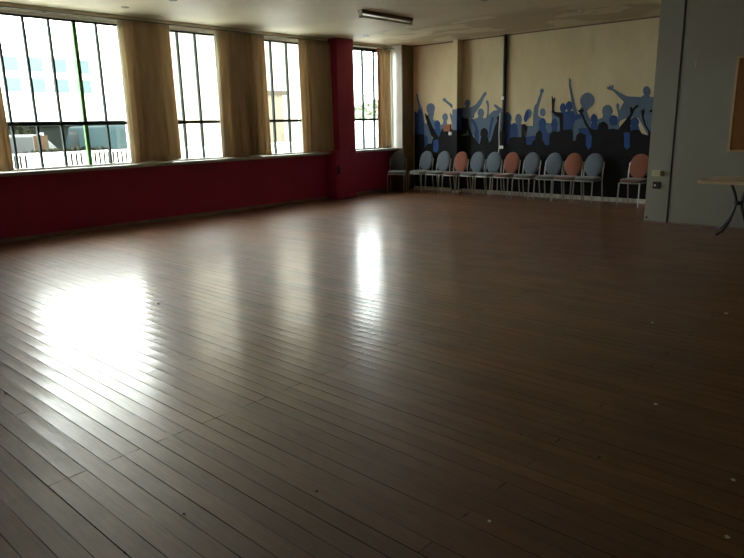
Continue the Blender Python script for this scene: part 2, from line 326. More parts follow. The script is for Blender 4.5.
 (0,[(-4.02,1.9),(-4.02,1.86),(-4.04,1.83),(-4.06,1.82),(-4.09,1.82),(-4.12,1.84),(-4.14,1.87),(-4.15,1.9),(-4.15,1.94),(-4.13,1.97),(-4.11,1.98),(-4.08,1.98),(-4.05,1.96),(-4.03,1.93)]),
 (0,[(-4.53,1.68),(-4.54,1.66),(-4.54,1.64),(-4.55,1.63),(-4.57,1.63),(-4.58,1.64),(-4.59,1.66),(-4.59,1.68),(-4.59,1.7),(-4.59,1.71),(-4.57,1.72),(-4.56,1.72),(-4.55,1.71),(-4.54,1.7)]),
 (0,[(-4.59,1.67),(-4.54,1.66),(-4.51,1.54),(-4.5,1.4),(-4.54,1.4),(-4.55,1.54)]),
 (1,[(-4.91,1.46),(-4.91,1.42),(-4.93,1.38),(-4.96,1.37),(-4.99,1.37),(-5.01,1.39),(-5.03,1.42),(-5.04,1.46),(-5.04,1.5),(-5.02,1.53),(-5.0,1.55),(-4.97,1.55),(-4.94,1.53),(-4.92,1.5)]),
 (1,[(-5.03,1.39),(-4.91,1.39),(-4.88,1.23),(-5.03,1.23)]),
 (1,[(-4.54,1.43),(-4.54,1.39),(-4.56,1.35),(-4.6,1.34),(-4.63,1.34),(-4.67,1.36),(-4.69,1.39),(-4.7,1.43),(-4.7,1.47),(-4.68,1.5),(-4.64,1.52),(-4.61,1.52),(-4.57,1.5),(-4.55,1.47)]),
 (1,[(-4.17,1.39),(-4.18,1.35),(-4.2,1.32),(-4.23,1.31),(-4.26,1.31),(-4.29,1.32),(-4.32,1.35),(-4.33,1.39),(-4.32,1.43),(-4.3,1.46),(-4.27,1.48),(-4.24,1.48),(-4.21,1.46),(-4.18,1.43)]),
 (1,[(-4.31,1.34),(-4.18,1.34),(-4.14,1.22),(-4.32,1.22)]),
 (1,[(-4.51,1.27),(-4.31,1.3),(-4.28,0.93),(-4.48,0.93)]),
 (3,[(-4.42,1.22),(-4.32,1.22),(-4.3,0.97),(-4.35,0.93),(-4.4,0.98)]),
 (1,[(-5.26,1.31),(-5.02,1.3),(-5.01,1.15),(-5.25,1.15)]),
 (3,[(-5.11,1.18),(-5.0,1.15),(-5.0,0.97),(-5.05,0.92),(-5.1,1.0)]),
 (2,[(-5.31,1.64),(-5.28,1.62),(-5.24,1.64),(-5.24,1.67),(-5.21,1.67),(-5.22,1.63),(-5.18,1.64),(-5.17,1.61),(-5.2,1.58),(-5.14,1.46),(-5.06,1.33),(-5.0,1.28),(-4.9,1.27),(-4.88,1.38),(-4.8,1.42),(-4.72,1.37),(-4.7,1.28),(-4.62,1.29),(-4.52,1.27),(-4.5,1.32),(-4.41,1.43),(-4.33,1.54),(-4.35,1.64),(-4.32,1.65),(-4.3,1.62),(-4.25,1.67),(-4.2,1.68),(-4.2,1.65),(-4.26,1.61),(-4.28,1.56),(-4.32,1.46),(-4.31,1.24),(-4.25,1.27),(-4.15,1.26),(-4.11,1.2),(-4.0,1.17),(-4.01,1.24),(-4.08,1.34),(-4.12,1.44),(-4.15,1.55),(-4.16,1.59),(-4.13,1.59),(-4.11,1.62),(-4.09,1.59),(-4.1,1.48),(-4.05,1.34),(-3.98,1.24),(-3.88,1.17),(-3.74,1.17),(-3.69,0.65),(-5.42,0.6),(-5.45,1.08),(-5.31,1.08),(-5.29,1.18),(-5.23,1.23),(-5.16,1.2),(-5.13,1.13),(-5.1,0.97),(-5.0,0.95),(-5.0,1.15),(-5.07,1.28),(-5.14,1.37),(-5.22,1.54)]),
 (2,[(-4.02,1.58),(-3.96,1.6),(-3.96,1.56),(-4.0,1.55)]),
 (2,[(-9.16,1.02),(-3.29,0.98),(-3.29,0.05),(-9.16,0.05)]),
]

# ------------------------------------------------------------------ tuning
FLOOR_DARK, FLOOR_MID, FLOOR_LIGHT = (0.078,0.028,0.008), (0.160,0.060,0.017), (0.25,0.102,0.034)
FLOOR_R0, FLOOR_R1, FLOOR_SPEC, FLOOR_COAT, FLOOR_C0, FLOOR_C1 = .40, .55, 1.15, .6, .13, .23
SKY = 17.0
EXPOSURE = 0.0

M = {}
M['floor'] = floor_material()
M['ceiling'] = ceiling_material()
M['cream'] = back_wall_material()
M['pink'] = plain('crimson_wall_paint', (0.315,0.012,0.064), .5, var=.08, nscale=2, bump=.05, bscale=30)
M['grey_wall'] = plain('grey_wall_paint', (0.285,0.277,0.222), .6, var=.05, nscale=1.3, bump=.06, bscale=40)
M['white_paint'] = plain('white_gloss_paint', (0.78,0.79,0.72), .45, var=.05, nscale=3)
M['cream_trim'] = plain('cream_trim_paint', (0.55,0.48,0.33), .5, var=.08, nscale=4)
M['brown_trim'] = plain('brown_timber', (0.15,0.095,0.048), .5, var=.25, nscale=5, stretch=(6,6,.6))
M['dark_gap'] = plain('dark_joint', (0.02,0.02,0.018), .8)
M['skirting_grey'] = plain('worn_skirting', (0.22,0.17,0.14), .5, var=.25, nscale=4)
M['skirting_white'] = plain('chipped_white_skirting', (0.62,0.60,0.52), .55, var=.3, nscale=8, stretch=(2,1,1))
M['frame'] = plain('dark_green_window_metal', (0.020,0.028,0.024), .7, var=.2, spec=.1)
M['green_bar'] = plain('green_window_metal', (0.10,0.24,0.075), .6, var=.2, spec=.15)
M['sill'] = plain('grey_sill_paint', (0.33,0.33,0.30), .4, var=.1)
M['glass'] = glass_material()
M['curtain'] = curtain_material('tan_curtain', (0.52,0.41,0.275), .33)
M['curtain_pink'] = curtain_material('faded_pink_lining', (0.45,0.25,0.18), .25)
M['curtain_pale'] = curtain_material('pale_curtain_lining', (0.60,0.52,0.38), .45)
M['rail'] = plain('curtain_rail_metal', (0.10,0.085,0.06), .4, var=.15)
M['blue_fab'] = fabric('blue_grey_fabric', (0.115,0.140,0.168))
M['slate_fab'] = fabric('charcoal_fabric', (0.07,0.075,0.07))
M['red_fab'] = fabric('faded_red_fabric', (0.235,0.085,0.054))
M['seat_grey'] = fabric('grey_seat_fabric', (0.125,0.125,0.125))
M['seat_red'] = fabric('dusty_red_seat_fabric', (0.15,0.085,0.07))
M['tube'] = plain('silver_tube', (0.40,0.39,0.35), .4, metal=.85, var=.08)
M['rubber'] = plain('black_rubber', (0.02,0.02,0.02), .7)
M['paint_light'] = plain('steel_blue_paint', (0.110,0.155,0.225), .7, spec=.2, var=.12, nscale=3)
M['paint_mid'] = plain('royal_blue_paint', (0.028,0.066,0.190), .7, spec=.2, var=.15, nscale=3)
M['paint_dark'] = plain('near_black_paint', (0.0095,0.0095,0.0105), .7, spec=.15, var=.2, nscale=3)
M['paint_bright'] = plain('cobalt_paint', (0.026,0.072,0.24), .7, spec=.2, var=.15, nscale=3)
M['black_metal'] = plain('black_metal', (0.012,0.012,0.012), .4)
M['pale_wood'] = plain('pale_laminate', (0.52,0.36,0.19), .4, var=.1, nscale=4, stretch=(1,8,1))
M['wood_edge'] = plain('pale_wood_edge', (0.62,0.46,0.26), .5, var=.1)
M['cork'] = plain('orange_brown_cork', (0.22,0.088,0.022), .9, var=.18, nscale=90, bump=.2, bscale=200)
M['ivory'] = plain('ivory_plastic', (0.66,0.60,0.36), .4, var=.04)
M['olive'] = plain('olive_plastic', (0.18,0.17,0.07), .5)
M['black_plastic'] = plain('black_plastic', (0.025,0.025,0.027), .4)
M['white_plastic'] = plain('white_plastic', (0.75,0.75,0.72), .4, var=.03)
M['batten'] = plain('aged_white_enamel', (0.32,0.28,0.19), .4, var=.08)
M['tube_glass'] = plain('unlit_lamp_tube', (0.48,0.44,0.34), .35, var=.03)
M['orange_box'] = plain('orange_plastic', (0.22,0.06,0.010), .6)
M['paper'] = plain('white_paper', (0.80,0.78,0.70), .8, var=.05)
M['dark_bit'] = plain('dark_grit', (0.03,0.025,0.02), .8)
M['concrete'] = plain('pale_concrete', (0.50,0.50,0.47), .9, var=.15, nscale=.8)
M['ext_white'] = plain('white_render', (0.86,0.86,0.84), .8, var=.03)
M['ext_cream'] = plain('cream_render', (EXTC[0],EXTC[1],EXTC[2]), .8, var=.05)
M['ext_teal'] = plain('teal_glazing', (0.088,0.135,0.13), .6, spec=.1)
M['ext_brick'] = plain('brown_brick', (0.125,0.105,0.075), .9, spec=.1, var=.2, nscale=12)
M['ext_roof'] = plain('dark_roof', (0.05,0.04,0.03), .9, spec=.1)
M['ext_fence'] = plain('white_fence_paint', (0.85,0.85,0.83), .6, var=.04)
M['car_dark'] = plain('dark_green_car_paint', (0.012,0.015,0.0135), .7, spec=.06)
M['car_pale'] = plain('pale_car_paint', (0.085,0.088,0.085), .5, spec=.1)
M['shed_wall'] = plain('grey_green_cladding', (0.0135,0.0160,0.0140), .9, var=.3, nscale=2, spec=.05)
M['car_teal'] = plain('teal_van_paint', (0.018,0.032,0.034), .7, spec=.06)
M['car_glass'] = plain('car_glass', (0.02,0.022,0.022), .2, spec=.25)
M['tyre'] = plain('tyre_rubber', (0.015,0.015,0.015), .9)
M['leaf'] = plain('olive_leaf', (0.019,0.020,0.012), .9, var=.35, nscale=3, spec=.03)
M['leaf_pale'] = plain('pale_leaf', (0.20,0.23,0.16), .8, var=.3, nscale=3, spec=.2)
M['bark'] = plain('bark', (0.06,0.045,0.03), .9, var=.3)
M['orange_sign'] = plain('faded_orange_board', (0.048,0.032,0.020), .9, spec=.05)

# ------------------------------------------------------------------ room constants (metres)
XL, YB, YR, ZC = -9.42, 11.5, 9.5, 3.08      # left wall, back wall, grey partition wall, ceiling
XO = XL-0.18                                  # outer face of the window wall
SILL, HEAD = 0.93, 3.0
XR, YN = 1.8, -3.2                            # unseen right and near ends of the hall

# ------------------------------------------------------------------ setting
def struct(name, bm, mats, label=None, bevel=0.0, parent=None, smooth=False):
    o = link(name, bm, mats, parent, bevel=bevel, smooth=smooth)
    if parent is None: tag(o, label, None, None, 'structure')
    return o

struct('floor', boxes((XL, XR, YN, YB, -.12, 0)), M['floor'], 'dark brown polished timber board floor')
struct('ceiling', boxes((XO, XR, YN, YB+.1, ZC, ZC+.15)), M['ceiling'], 'cream painted ceiling with peeled patches')

WIN = [(2.97, 4.98), (5.62, 6.66), (7.45, 8.52), (9.62, 11.10)]
bm = bmesh.new()
box(bm, XO, XL, YN, YB, -.12, SILL, 0)
box(bm, XO, XL, YN, YB, HEAD, ZC, 1)
prev = YN
for a, b in WIN:
    box(bm, XO, XL, prev, a, SILL, HEAD, 1); prev = b
box(bm, XO, XL, prev, YB, SILL, HEAD, 1)
struct('wall_left', bm, [M['pink'], M['white_paint']], 'window wall painted crimson below the sill')
struct('wall_back', boxes((XO, XR, YB, YB+.12, -.12, ZC)), M['cream'], 'cream back wall behind the row of chairs')
struct('wall_right', boxes((-3.28, XR, YR, YB, 0, ZC)), M['grey_wall'], 'grey painted wall with notice board', bevel=.006)
struct('wall_side', boxes((XR, XR+.12, YN, YB+.1, -.12, ZC)), M['grey_wall'], 'grey side wall of the hall')
struct('wall_near', boxes((XO, XR+.12, YN-.12, YN, -.12, ZC)), M['grey_wall'], 'grey near wall of the hall')

struct('baseboard_left', boxes((XL, XL+.018, YN, 9.18, 0, .055), (XL, XL+.018, 9.69, 11.1, 0, .055)), M['skirting_grey'], 'worn brown skirting under the crimson wall', bevel=.004)
struct('baseboard_back', boxes((-9.1, -7.92, YB-.02, YB, 0, .05), (-7.78, -3.285, YB-.02, YB, 0, .075)), M['skirting_white'], 'chipped white skirting under the mural', bevel=.004)
struct('baseboard_right', boxes((-3.27, -2.975, YR-.012, YR, 0, .02), (-2.945, XR, YR-.012, YR, 0, .02)), M['skirting_grey'], 'thin skirting under the grey wall')

# pillar, corner post, pilaster, joint
struct('pillar', boxes((XL, -9.17, 9.2, 9.67, 0, ZC)), M['pink'], 'crimson pillar between the curtains and the last window', bevel=.012)
bm = bmesh.new()
box(bm, XL, -9.145, 11.13, YB, SILL, ZC, 0)
box(bm, XL, -9.145, 11.13, YB, 0, SILL, 1)
box(bm, -9.145, -9.12, 11.128, YB, 0, ZC, 1)
struct('trim_1', bm, [M['white_paint'], M['brown_trim']], 'corner post, white beside the window and brown on the room side')
bm = bmesh.new()
box(bm, -7.94, -7.83, 11.31, YB, 0, ZC, 0)
pil = struct('trim_2', bm, [M['cream']], 'cream pilaster on the back wall', bevel=.004)
bm = bmesh.new()
# paint carried across the pilaster: front and right-hand face
def quad(p, mi):
    f = bm.faces.new([bm.verts.new(q) for q in p]); f.material_index = mi
for z0, z1, mi, on in ((.06, 1.30, 2, 'fs'), (1.30, 1.74, 1, 's'), (1.30, 1.72, 0, 'f')):
    if 'f' in on: quad([(-7.942, 11.308, z0), (-7.828, 11.308, z0), (-7.828, 11.308, z1), (-7.942, 11.308, z1)], mi)
    if 's' in on: quad([(-7.828, 11.308, z0), (-7.828, 11.495, z0), (-7.828, 11.495, z1), (-7.828, 11.308, z1)], mi)
link('mural_paint', bm, [M['paint_light'], M['paint_mid'], M['paint_dark'], M['paint_bright']], pil, recalc=False)['label'] = 'blue and black mural paint'

struct('trim_3', boxes((-2.968, -2.945, YR-.006, YR+.01, 0, ZC)), M['dark_gap'], 'dark vertical joint in the grey wall')
struct('trim_4', boxes((-9.1, -3.285, YB-.02, YB, ZC-.022, ZC)), M['brown_trim'], 'thin dark moulding along the top of the back wall')
struct('trim_5', boxes((XL, XL+.03, YN, 9.2, 3.03, ZC), (XL, XL+.03, 9.67, 11.13, 3.03, ZC)), M['cream_trim'], 'cream pelmet strip above the windows', bevel=.004)

# sills
bm = boxes((XL-.06, XL+.13, YN+2, 9.19, SILL-.045, SILL+.005))
struct('trim_6', bm, M['sill'], 'long grey window sill above the crimson wall', bevel=.008)
struct('trim_7', boxes((XL-.06, XL+.13, 9.68, 11.12, SILL-.045, SILL+.005)), M['sill'], 'short grey window sill beyond the pillar', bevel=.008)

# windows
MULL = [[3.32, 3.645, 3.975, 4.32, 4.64], [5.95, 6.275], [7.84, 8.21], [9.93, 10.27, 10.62, 10.96]]
XG = XL-.08
for i, (a, b) in enumerate(WIN):
    f = .035
    fr = struct('window_%d' % (i+1), boxes((XG-.03, XG+.03, a, a+f, SILL, HEAD), (XG-.03, XG+.03, b-f, b, SILL, HEAD), (XG-.03, XG+.03, a+f, b-f, SILL, SILL+.035), (XG-.03, XG+.03, a+f, b-f, HEAD-.04, HEAD)),
                M['white_paint'] if i in (0, 1, 2) else M['frame'], ['widest window with six tall panes at the left', 'second window between two tan curtains', 'third window left of the crimson pillar', 'last window beyond the crimson pillar'][i])
    for y in MULL[i]:
        w = .026 if (i == 0 and abs(y-4.32) < .01) else .0135
        link('mullion', boxes((XG-.025, XG+.025, y-w, y+w, SILL+.035, HEAD-.04)), M['green_bar'] if w > .02 else M['frame'], fr)
    link('transom', boxes((XG-.026, XG+.026, a+f, b-f, 1.53, 1.578)), M['frame'], fr)
    link('top_rail', boxes((XG-.024, XG+.032, a+f, b-f, HEAD-.065, HEAD-.04)), M['frame'], fr)
    link('glass', boxes((XG-.003, XG+.003, a+f, b-f, SILL+.035, HEAD-.04)), M['glass'], fr)

# ------------------------------------------------------------------ curtains
def curtain(y0, y1, ztop, zbot, folds, label, mat='curtain', seed=1, amp=.032, flare=0.0, x=XL+.10):
    rnd = random.Random(seed)
    bm = bmesh.new()
    n = folds*10; rows = 16
    ph = [rnd.uniform(.5, 1.7) for _ in range(folds)]
    tot = sum(ph); cum = [0]
    for p in ph: cum.append(cum[-1]+p/tot)
    am = [rnd.choice((.2, .35, .7, 1.1)) for _ in range(folds)]
    grid = []
    for r in range(rows+1):
        t = r/rows; row = []
        for k in range(n+1):
            q = k/10; fi = min(int(q), folds-1); fr_ = q-fi
            u = cum[fi] + (cum[fi+1]-cum[fi])*fr_
            A = amp*am[fi]*(.55+.6*t)
            dx = A*math.sin(fr_*2*PI) + .006*math.sin(7*u+3*t+seed)
            dy = .012*math.sin(4*t+fi+seed)*t
            y = y0+(y1-y0)*u + dy + (u-.5)*flare*t
            z = ztop+(zbot-ztop)*t + (.012*math.sin(u*9+seed) if r == rows else 0)
            row.append(bm.verts.new((x+dx, y, z)))
        grid.append(row)
    for r in range(rows):
        for k in range(n):
            bm.faces.new((grid[r][k], grid[r][k+1], grid[r+1][k+1], grid[r+1][k]))
    for f in bm.faces: f.smooth = True
    o = link('curtain', bm, M[mat], recalc=False)
    s = o.modifiers.new('cloth_thickness', 'SOLIDIFY'); s.thickness = .004
    return tag(o, label, 'curtain', 'tan curtains along the window wall')

curtain(2.30, 3.20, 3.0, .965, 9, 'tan curtain at the left edge, before the widest window', seed=3)
c2 = curtain(4.93, 5.72, 3.0, .965, 6, 'tan curtain hanging between the widest window and the second window', seed=5)
c3 = curtain(6.58, 7.56, 3.0, .955, 7, 'tan curtain with deep centre folds, between second and third windows', seed=8, amp=.042, flare=.10)
curtain(8.36, 9.185, 3.0, .955, 6, 'tan curtain hanging against the crimson pillar', seed=11)
c5 = curtain(10.62, 11.03, 3.0, .955, 4, 'narrow tan curtain with pinkish edge, beside the corner post', seed=14, amp=.02, x=XL+.045)
# pale lining turned out along one edge (parts of their curtains)
def lining(parent, y0, y1, mat, x=XL+.125):
    bm = bmesh.new()
    cols = 8; rows = 10; g = []
    for r in range(rows+1):
        t = r/rows
        g.append([bm.verts.new((x+.018*math.sin(k/cols*PI)+.004*math.sin(5*t), y0+(y1-y0)*k/cols+.008*math.sin(4*t), 2.99+(.962-2.99)*t)) for k in range(cols+1)])
    for r in range(rows):
        for k in range(cols): bm.faces.new((g[r][k], g[r][k+1], g[r+1][k+1], g[r+1][k]))
    for f in bm.faces: f.smooth = True
    o = link('lining', bm, M[mat], parent, recalc=False)
    s = o.modifiers.new('cloth_thickness', 'SOLIDIFY'); s.thickness = .003
    return o
lining(c5, 10.585, 10.66, 'curtain_pink', XL+.05)['label'] = 'faded pink lining edge'

lining(c2, 4.875, 4.935, 'curtain_pale')['label'] = 'pale lining edge'
lining(c3, 6.545, 6.60, 'curtain_pale')['label'] = 'pale lining edge'
bm = bmesh.new()
tube(bm, [(XL+.10, 1.9, 3.012), (XL+.10, 9.18, 3.012)], .010, 8)
r = link('curtain_rail', bm, M['rail'])
tag(r, 'long dark curtain rail running above the four tan curtains to the pillar', 'rail')
for y in (2.2, 3.9, 5.3, 7.0, 9.0):
    link('bracket', boxes((XL, XL+.10, y-.01, y+.01, 3.006, 3.024)), M['rail'], r)
bm = bmesh.new()
tube(bm, [(XL+.10, 9.69, 3.012), (XL+.10, 11.11, 3.012)], .010, 8)
r = link('curtain_rail', bm, M['rail'])
tag(r, 'short dark curtain rail above the last window beyond the pillar', 'rail')
for y in (9.85, 10.95):
    link('bracket', boxes((XL, XL+.10, y-.01, y+.01, 3.006, 3.024)), M['rail'], r)

# pipe casing with rounded top at the foot of the pillar
bm = bmesh.new()
n = 8; prof = [(9.05, .012), (9.05, .80)] + [(9.05+.10*(1-math.cos(k/n*PI/2)), .80+.16*math.sin(k/n*PI/2)) for k in range(1, n+1)] + [(9.198, .96), (9.198, .012)]
L0 = [bm.verts.new((XL+.02, y, z)) for y, z in prof]; L1 = [bm.verts.new((-9.14, y, z)) for y, z in prof]
bm.faces.new(L0[::-1]); bm.faces.new(L1)
for k in range(len(prof)): bm.faces.new((L0[k], L0[(k+1)%len(prof)], L1[(k+1)%len(prof)], L1[k]))
for v in bm.verts: v.co -= Vector((-9.27, 9.12, 0))
pc = empty('pipe_casing', (-9.27, 9.12, 0), 'crimson boxed pipe casing with rounded top at the foot of the pillar', 'casing')
link('casing', bm, M['pink'], pc, bevel=.012)
link('vent', boxes((.131, .139, -.04, .03, .50, .66)), M['dark_gap'], pc)['label'] = 'dark slot in the casing'

# ------------------------------------------------------------------ mural
bm = bmesh.new()
for idx, (layer, pts) in enumerate(sorted(MURAL, key=lambda q: q[0])):
    y = YB-.0008-.00018*idx
    cl = [(min(max(x, -9.09), -3.285), max(z, .08)) for x, z in pts]
    vs = []
    for x, z in cl:
        if not vs or (abs(vs[-1].co.x-x)+abs(vs[-1].co.z-z)) > 1e-4: vs.append(bm.verts.new((x, y, z)))
    if len(vs) > 2 and (vs[0].co-vs[-1].co).length < 1e-4: bm.verts.remove(vs.pop())
    if len(vs) < 3: continue
    f = bm.faces.new(vs); f.material_index = layer
    f.normal_update()
    if f.normal.y > 0: f.normal_flip()
bmesh.ops.triangulate(bm, faces=bm.faces[:], ngon_method='EAR_CLIP')
mu = link('crowd_mural', bm, [M['paint_light'], M['paint_mid'], M['paint_dark'], M['paint_bright']], recalc=False)
tag(mu, 'painted mural of blue and black crowd silhouettes raising arms on the cream back wall', 'mural')

# conduit beside the mural, box and socket
bm = bmesh.new()
tube(bm, [(-6.815, 11.46, .98), (-6.815, 11.46, ZC-.001)], .034, 10)
cd = link('conduit_pipe', bm, M['black_plastic'])
tag(cd, 'black vertical conduit pipe running from ceiling down the mural wall', 'pipe')
for z, s in ((1.90, .028), (.955, .04)):
    link('clip', boxes((-6.815-s-.01, -6.815+s-.01, 11.405, 11.43, z-.03, z+.03)), M['white_plastic'], cd, bevel=.006)['label'] = 'white clip'
bm = bmesh.new()
tube(bm, smooth_path([(-6.885, 11.44, 1.62), (-6.90, 11.44, 1.3), (-6.89, 11.44, .97), (-6.91, 11.44, .7), (-6.91, 11.44, .08)]), .009, 6)
link('cable', bm, M['white_plastic'], cd)['label'] = 'white cable'
ob = link('alarm_box', boxes((-8.27, -8.09, 11.44, 11.493, 1.275, 1.42)), M['orange_box'], bevel=.01)
tag(ob, 'small orange box mounted on the mural left of the pilaster', 'box')
so = link('wall_switch', boxes((-8.155, -8.075, 11.47, 11.493, 1.195, 1.265)), M['white_plastic'], bevel=.008)
tag(so, 'small white switch plate just below the orange box', 'switch')

# ------------------------------------------------------------------ grey wall: switches, socket, hook, notice board
sp = empty('light_switch', (-3.13, YR, .70), 'ivory double light switch on the narrow strip of grey wall', 'switch')
link('plate', boxes((-.085, .035, -.012, 0, -.045, .035)), M['ivory'], sp, bevel=.004)
for x in (-.055, -.005): link('rocker', boxes((x-.012, x+.012, -.02, -.012, -.022, .014)), M['ivory'], sp, bevel=.003)
link('dimmer_box', boxes((.035, .075, -.04, 0, -.045, .03)), M['olive'], sp, bevel=.004)['label'] = 'olive dimmer box'
ps = empty('power_socket', (-3.135, YR, .525), 'black power socket below the ivory light switch', 'socket')
link('plate', boxes((-.055, .055, -.014, 0, -.05, .05)), M['black_plastic'], ps, bevel=.004)
for x in (-.022, .026): link('rocker', boxes((x-.012, x+.012, -.022, -.014, -.012, .014)), M['white_plastic'] if x < 0 else M['black_plastic'], ps, bevel=.003)
hk = bmesh.new(); tube(hk, smooth_path([(-2.755, YR, 2.19), (-2.755, YR-.03, 2.18), (-2.755, YR-.032, 2.12), (-2.755, YR-.02, 2.10), (-2.755, YR-.028, 2.09)]), .005, 6)
tag(link('wall_hook', hk, M['white_plastic']), 'small white hook high on the grey wall', 'hook')
dk = link('cable_outlet', boxes((-3.255, -3.225, YR-.02, YR, .045, .075)), M['black_plastic'], bevel=.004)
tag(dk, 'tiny dark cable outlet low on the grey wall corner', 'outlet')
nb = empty('notice_board', (-1.4, YR, 1.6), 'orange-brown cork notice board with pale frame on the grey wall', 'notice board')
x0, x1, z0, z1 = -.875, .875, -.60, .60
link('panel', boxes((x0+.03, x1-.03, -.018, 0, z0+.03, z1-.03)), M['cork'], nb)
link('frame', boxes((x0, x0+.03, -.026, 0, z0, z1), (x1-.03, x1, -.026, 0, z0, z1), (x0+.03, x1-.03, -.026, 0, z0, z0+.03), (x0+.03, x1-.03, -.026, 0, z1-.03, z1)), M['pale_wood'], nb, bevel=.003)

# ------------------------------------------------------------------ table
tb = empty('table', (-1.52, 8.98, 0), 'pale wooden table with black curved metal legs in front of the grey wall', 'table')
ZT = .695
link('tabletop', boxes((-.84, .84, -.36, .36, ZT-.038, ZT)), M['pale_wood'], tb, bevel=.004)
link('edge_band', boxes((-.845, .845, -.365, -.36, ZT-.039, ZT-.001), (-.845, -.84, -.36, .365, ZT-.039, ZT-.001), (.84, .845, -.36, .365, ZT-.039, ZT-.001), (-.84, .84, .36, .365, ZT-.039, ZT-.001)), M['wood_edge'], tb)
for px in (-.45, .45):
    for sx in (-1, 1):
        for sy in (-1, 1):
            bm = bmesh.new()
            P = [(px+sx*.13, sy*.10, ZT-.03), (px+sx*.095, sy*.075, .62), (px+sx*.05, sy*.04, .50), (px+sx*.032, sy*.026, .40), (px+sx*.055, sy*.045, .28), (px+sx*.10, sy*.09, .15), (px+sx*.155, sy*.145, .06), (px+sx*.225, sy*.215, .017)]
            a = math.radians(17)
            P = [(px+(x-px)*math.cos(a)-y*math.sin(a), .04+(x-px)*math.sin(a)+y*math.cos(a), z) for x, y, z in P]
            tube(bm, smooth_path(P, 5), .0165, 8)
            link('leg', bm, M['black_metal'], tb)
    bm = bmesh.new()
    tube(bm, [(px, .04, .375), (px, .04, .425)], .055, 12)
    link('collar', bm, M['black_metal'], tb)

# ------------------------------------------------------------------ ceiling light and plates
cl = empty('ceiling_light', (-6.79, 7.92, ZC), 'unlit fluorescent batten light on the ceiling', 'light')
link('body', boxes((-.042, .042, -.60, .60, -.055, 0)), M['batten'], cl, bevel=.006)
for s in (-1, 1):
    link('lamp_holder', boxes((-.026, .026, s*.60-(.03 if s > 0 else 0), s*.60+(0 if s > 0 else .03), -.112, -.055)), M['batten'], cl, bevel=.006)
bm = bmesh.new(); tube(bm, [(0, -.57, -.088), (0, .57, -.088)], .0135, 10); link('tube', bm, M['tube_glass'], cl)
for x, y, lab in ((-8.66, 9.49, 'round cream ceiling plate nearest the crimson pillar'), (-8.75, 4.72, 'round cream ceiling plate above the curtain right of the widest window'), (-5.15, 8.08, 'round dark ceiling plate right of the batten light, at the top edge'), (-4.64, 10.01, 'round dark ceiling plate among the peeled patches'), (-7.92, 4.95, 'round ceiling plate at the top edge above the second window')):
    bm = bmesh.new(); tube(bm, [(x, y, ZC), (x, y, ZC-.012)], [.055, .045], 20)
    o = link('ceiling_plate', bm, M['white_plastic'] if x < -8.6 and y > 9 else M['batten'])
    tag(o, lab, 'ceiling plate', 'round plates on the ceiling')

# ------------------------------------------------------------------ chairs
def oval(rx, ry, n=28, e=2.0, cx=0, cy=0):
    o = []
    for k in range(n):
        a = 2*PI*k/n; c, s = math.cos(a), math.sin(a)
        o.append((cx+rx*math.copysign(abs(c)**(2/e), c), cy+ry*math.copysign(abs(s)**(2/e), s)))
    return o

def make_chair(name, label, back, seat):
    root = empty(name, (0,0,0), label, 'chair', 'stacking chairs in a row along the back wall')
    bm = bmesh.new(); rounded_slab(bm, oval(.186, .205, 32, 4.5, 0, -.01), .46, .405, .012)
    link('seat', bm, M[seat], root, recalc=True)
    bm = bmesh.new(); rounded_slab(bm, oval(.174, .212, 32, 2.1), .032, -.014, .014)
    R = Matrix.Translation((0, .205, .655)) @ Matrix.Rotation(math.radians(90-11), 4, 'X')
    bmesh.ops.transform(bm, matrix=R, verts=bm.verts)
    link('backrest', bm, M[back], root, recalc=True)
    bm = bmesh.new()
    tube(bm, [(x, y, .398) for x, y in oval(.176, .195, 24, 4.5, 0, -.01)], .011, 6, closed=True)
    link('seat_frame', bm, M['tube'], root)
    for s in (-1, 1):
        bm = bmesh.new()
        tube(bm, smooth_path([(s*.176, -.19, .398), (s*.177, -.20, .2), (s*.178, -.215, .0)], 3), .0115, 8)
        link('leg', bm, M['tube'], root)
        bm = bmesh.new()
        tube(bm, smooth_path([(s*.178, .235, .0), (s*.177, .195, .25), (s*.177, .175, .42), (s*.178, .185, .54), (s*.178, .215, .68), (s*.172, .222, .715)], 4), .0115, 8)
        link('leg', bm, M['tube'], root)
    bm = bmesh.new()
    tube(bm, [(-.178, .213, .655), (-.1, .236, .655), (.1, .236, .655), (.178, .213, .655)], .009, 6)
    link('back_bar', bm, M['tube'], root)
    return root

def copy_thing(root):
    r = root.copy(); COL.objects.link(r)
    for ch in list(root.children):
        c = ch.copy(); COL.objects.link(c); c.parent = r
    return r

CH = [ # x, y, rz, backrest, seat, label
 (-9.03, 10.80, .55, 'slate', 'charcoal-backed chair turned beside the corner post, leftmost of the row'),
 (-8.63, 11.12, -0.03, 'blue', 'blue-grey chair next to the charcoal chair at the left end'),
 (-8.17, 11.12, -0.04, 'blue', 'blue-grey chair below the orange box, left of the first red chair'),
 (-7.70, 11.08, -0.05, 'red', 'faded red chair in front of the pilaster, leftmost of the red chairs'),
 (-7.32, 11.12, -0.06, 'blue', 'blue-grey chair just right of the leftmost red chair'),
 (-6.93, 11.12, -0.03, 'blue', 'blue-grey chair just left of the black conduit pipe'),
 (-6.53, 11.12, -0.06, 'red', 'faded red chair right of the black conduit, second of the red chairs'),
 (-6.09, 11.12, -0.03, 'blue', 'blue-grey chair just right of the second red chair'),
 (-5.63, 11.12, -0.03, 'blue', 'blue-grey chair just left of the third red chair'),
 (-5.25, 11.12, -0.06, 'red', 'orange-red chair third of the red chairs, between two blue-grey ones'),
 (-4.86, 11.12, -0.04, 'blue', 'blue-grey chair rightmost of the unbroken row, before the gap'),
 (-4.05, 11.12, -0.04, 'red', 'faded red chair standing alone beside the grey wall corner'),
]
protos = {}
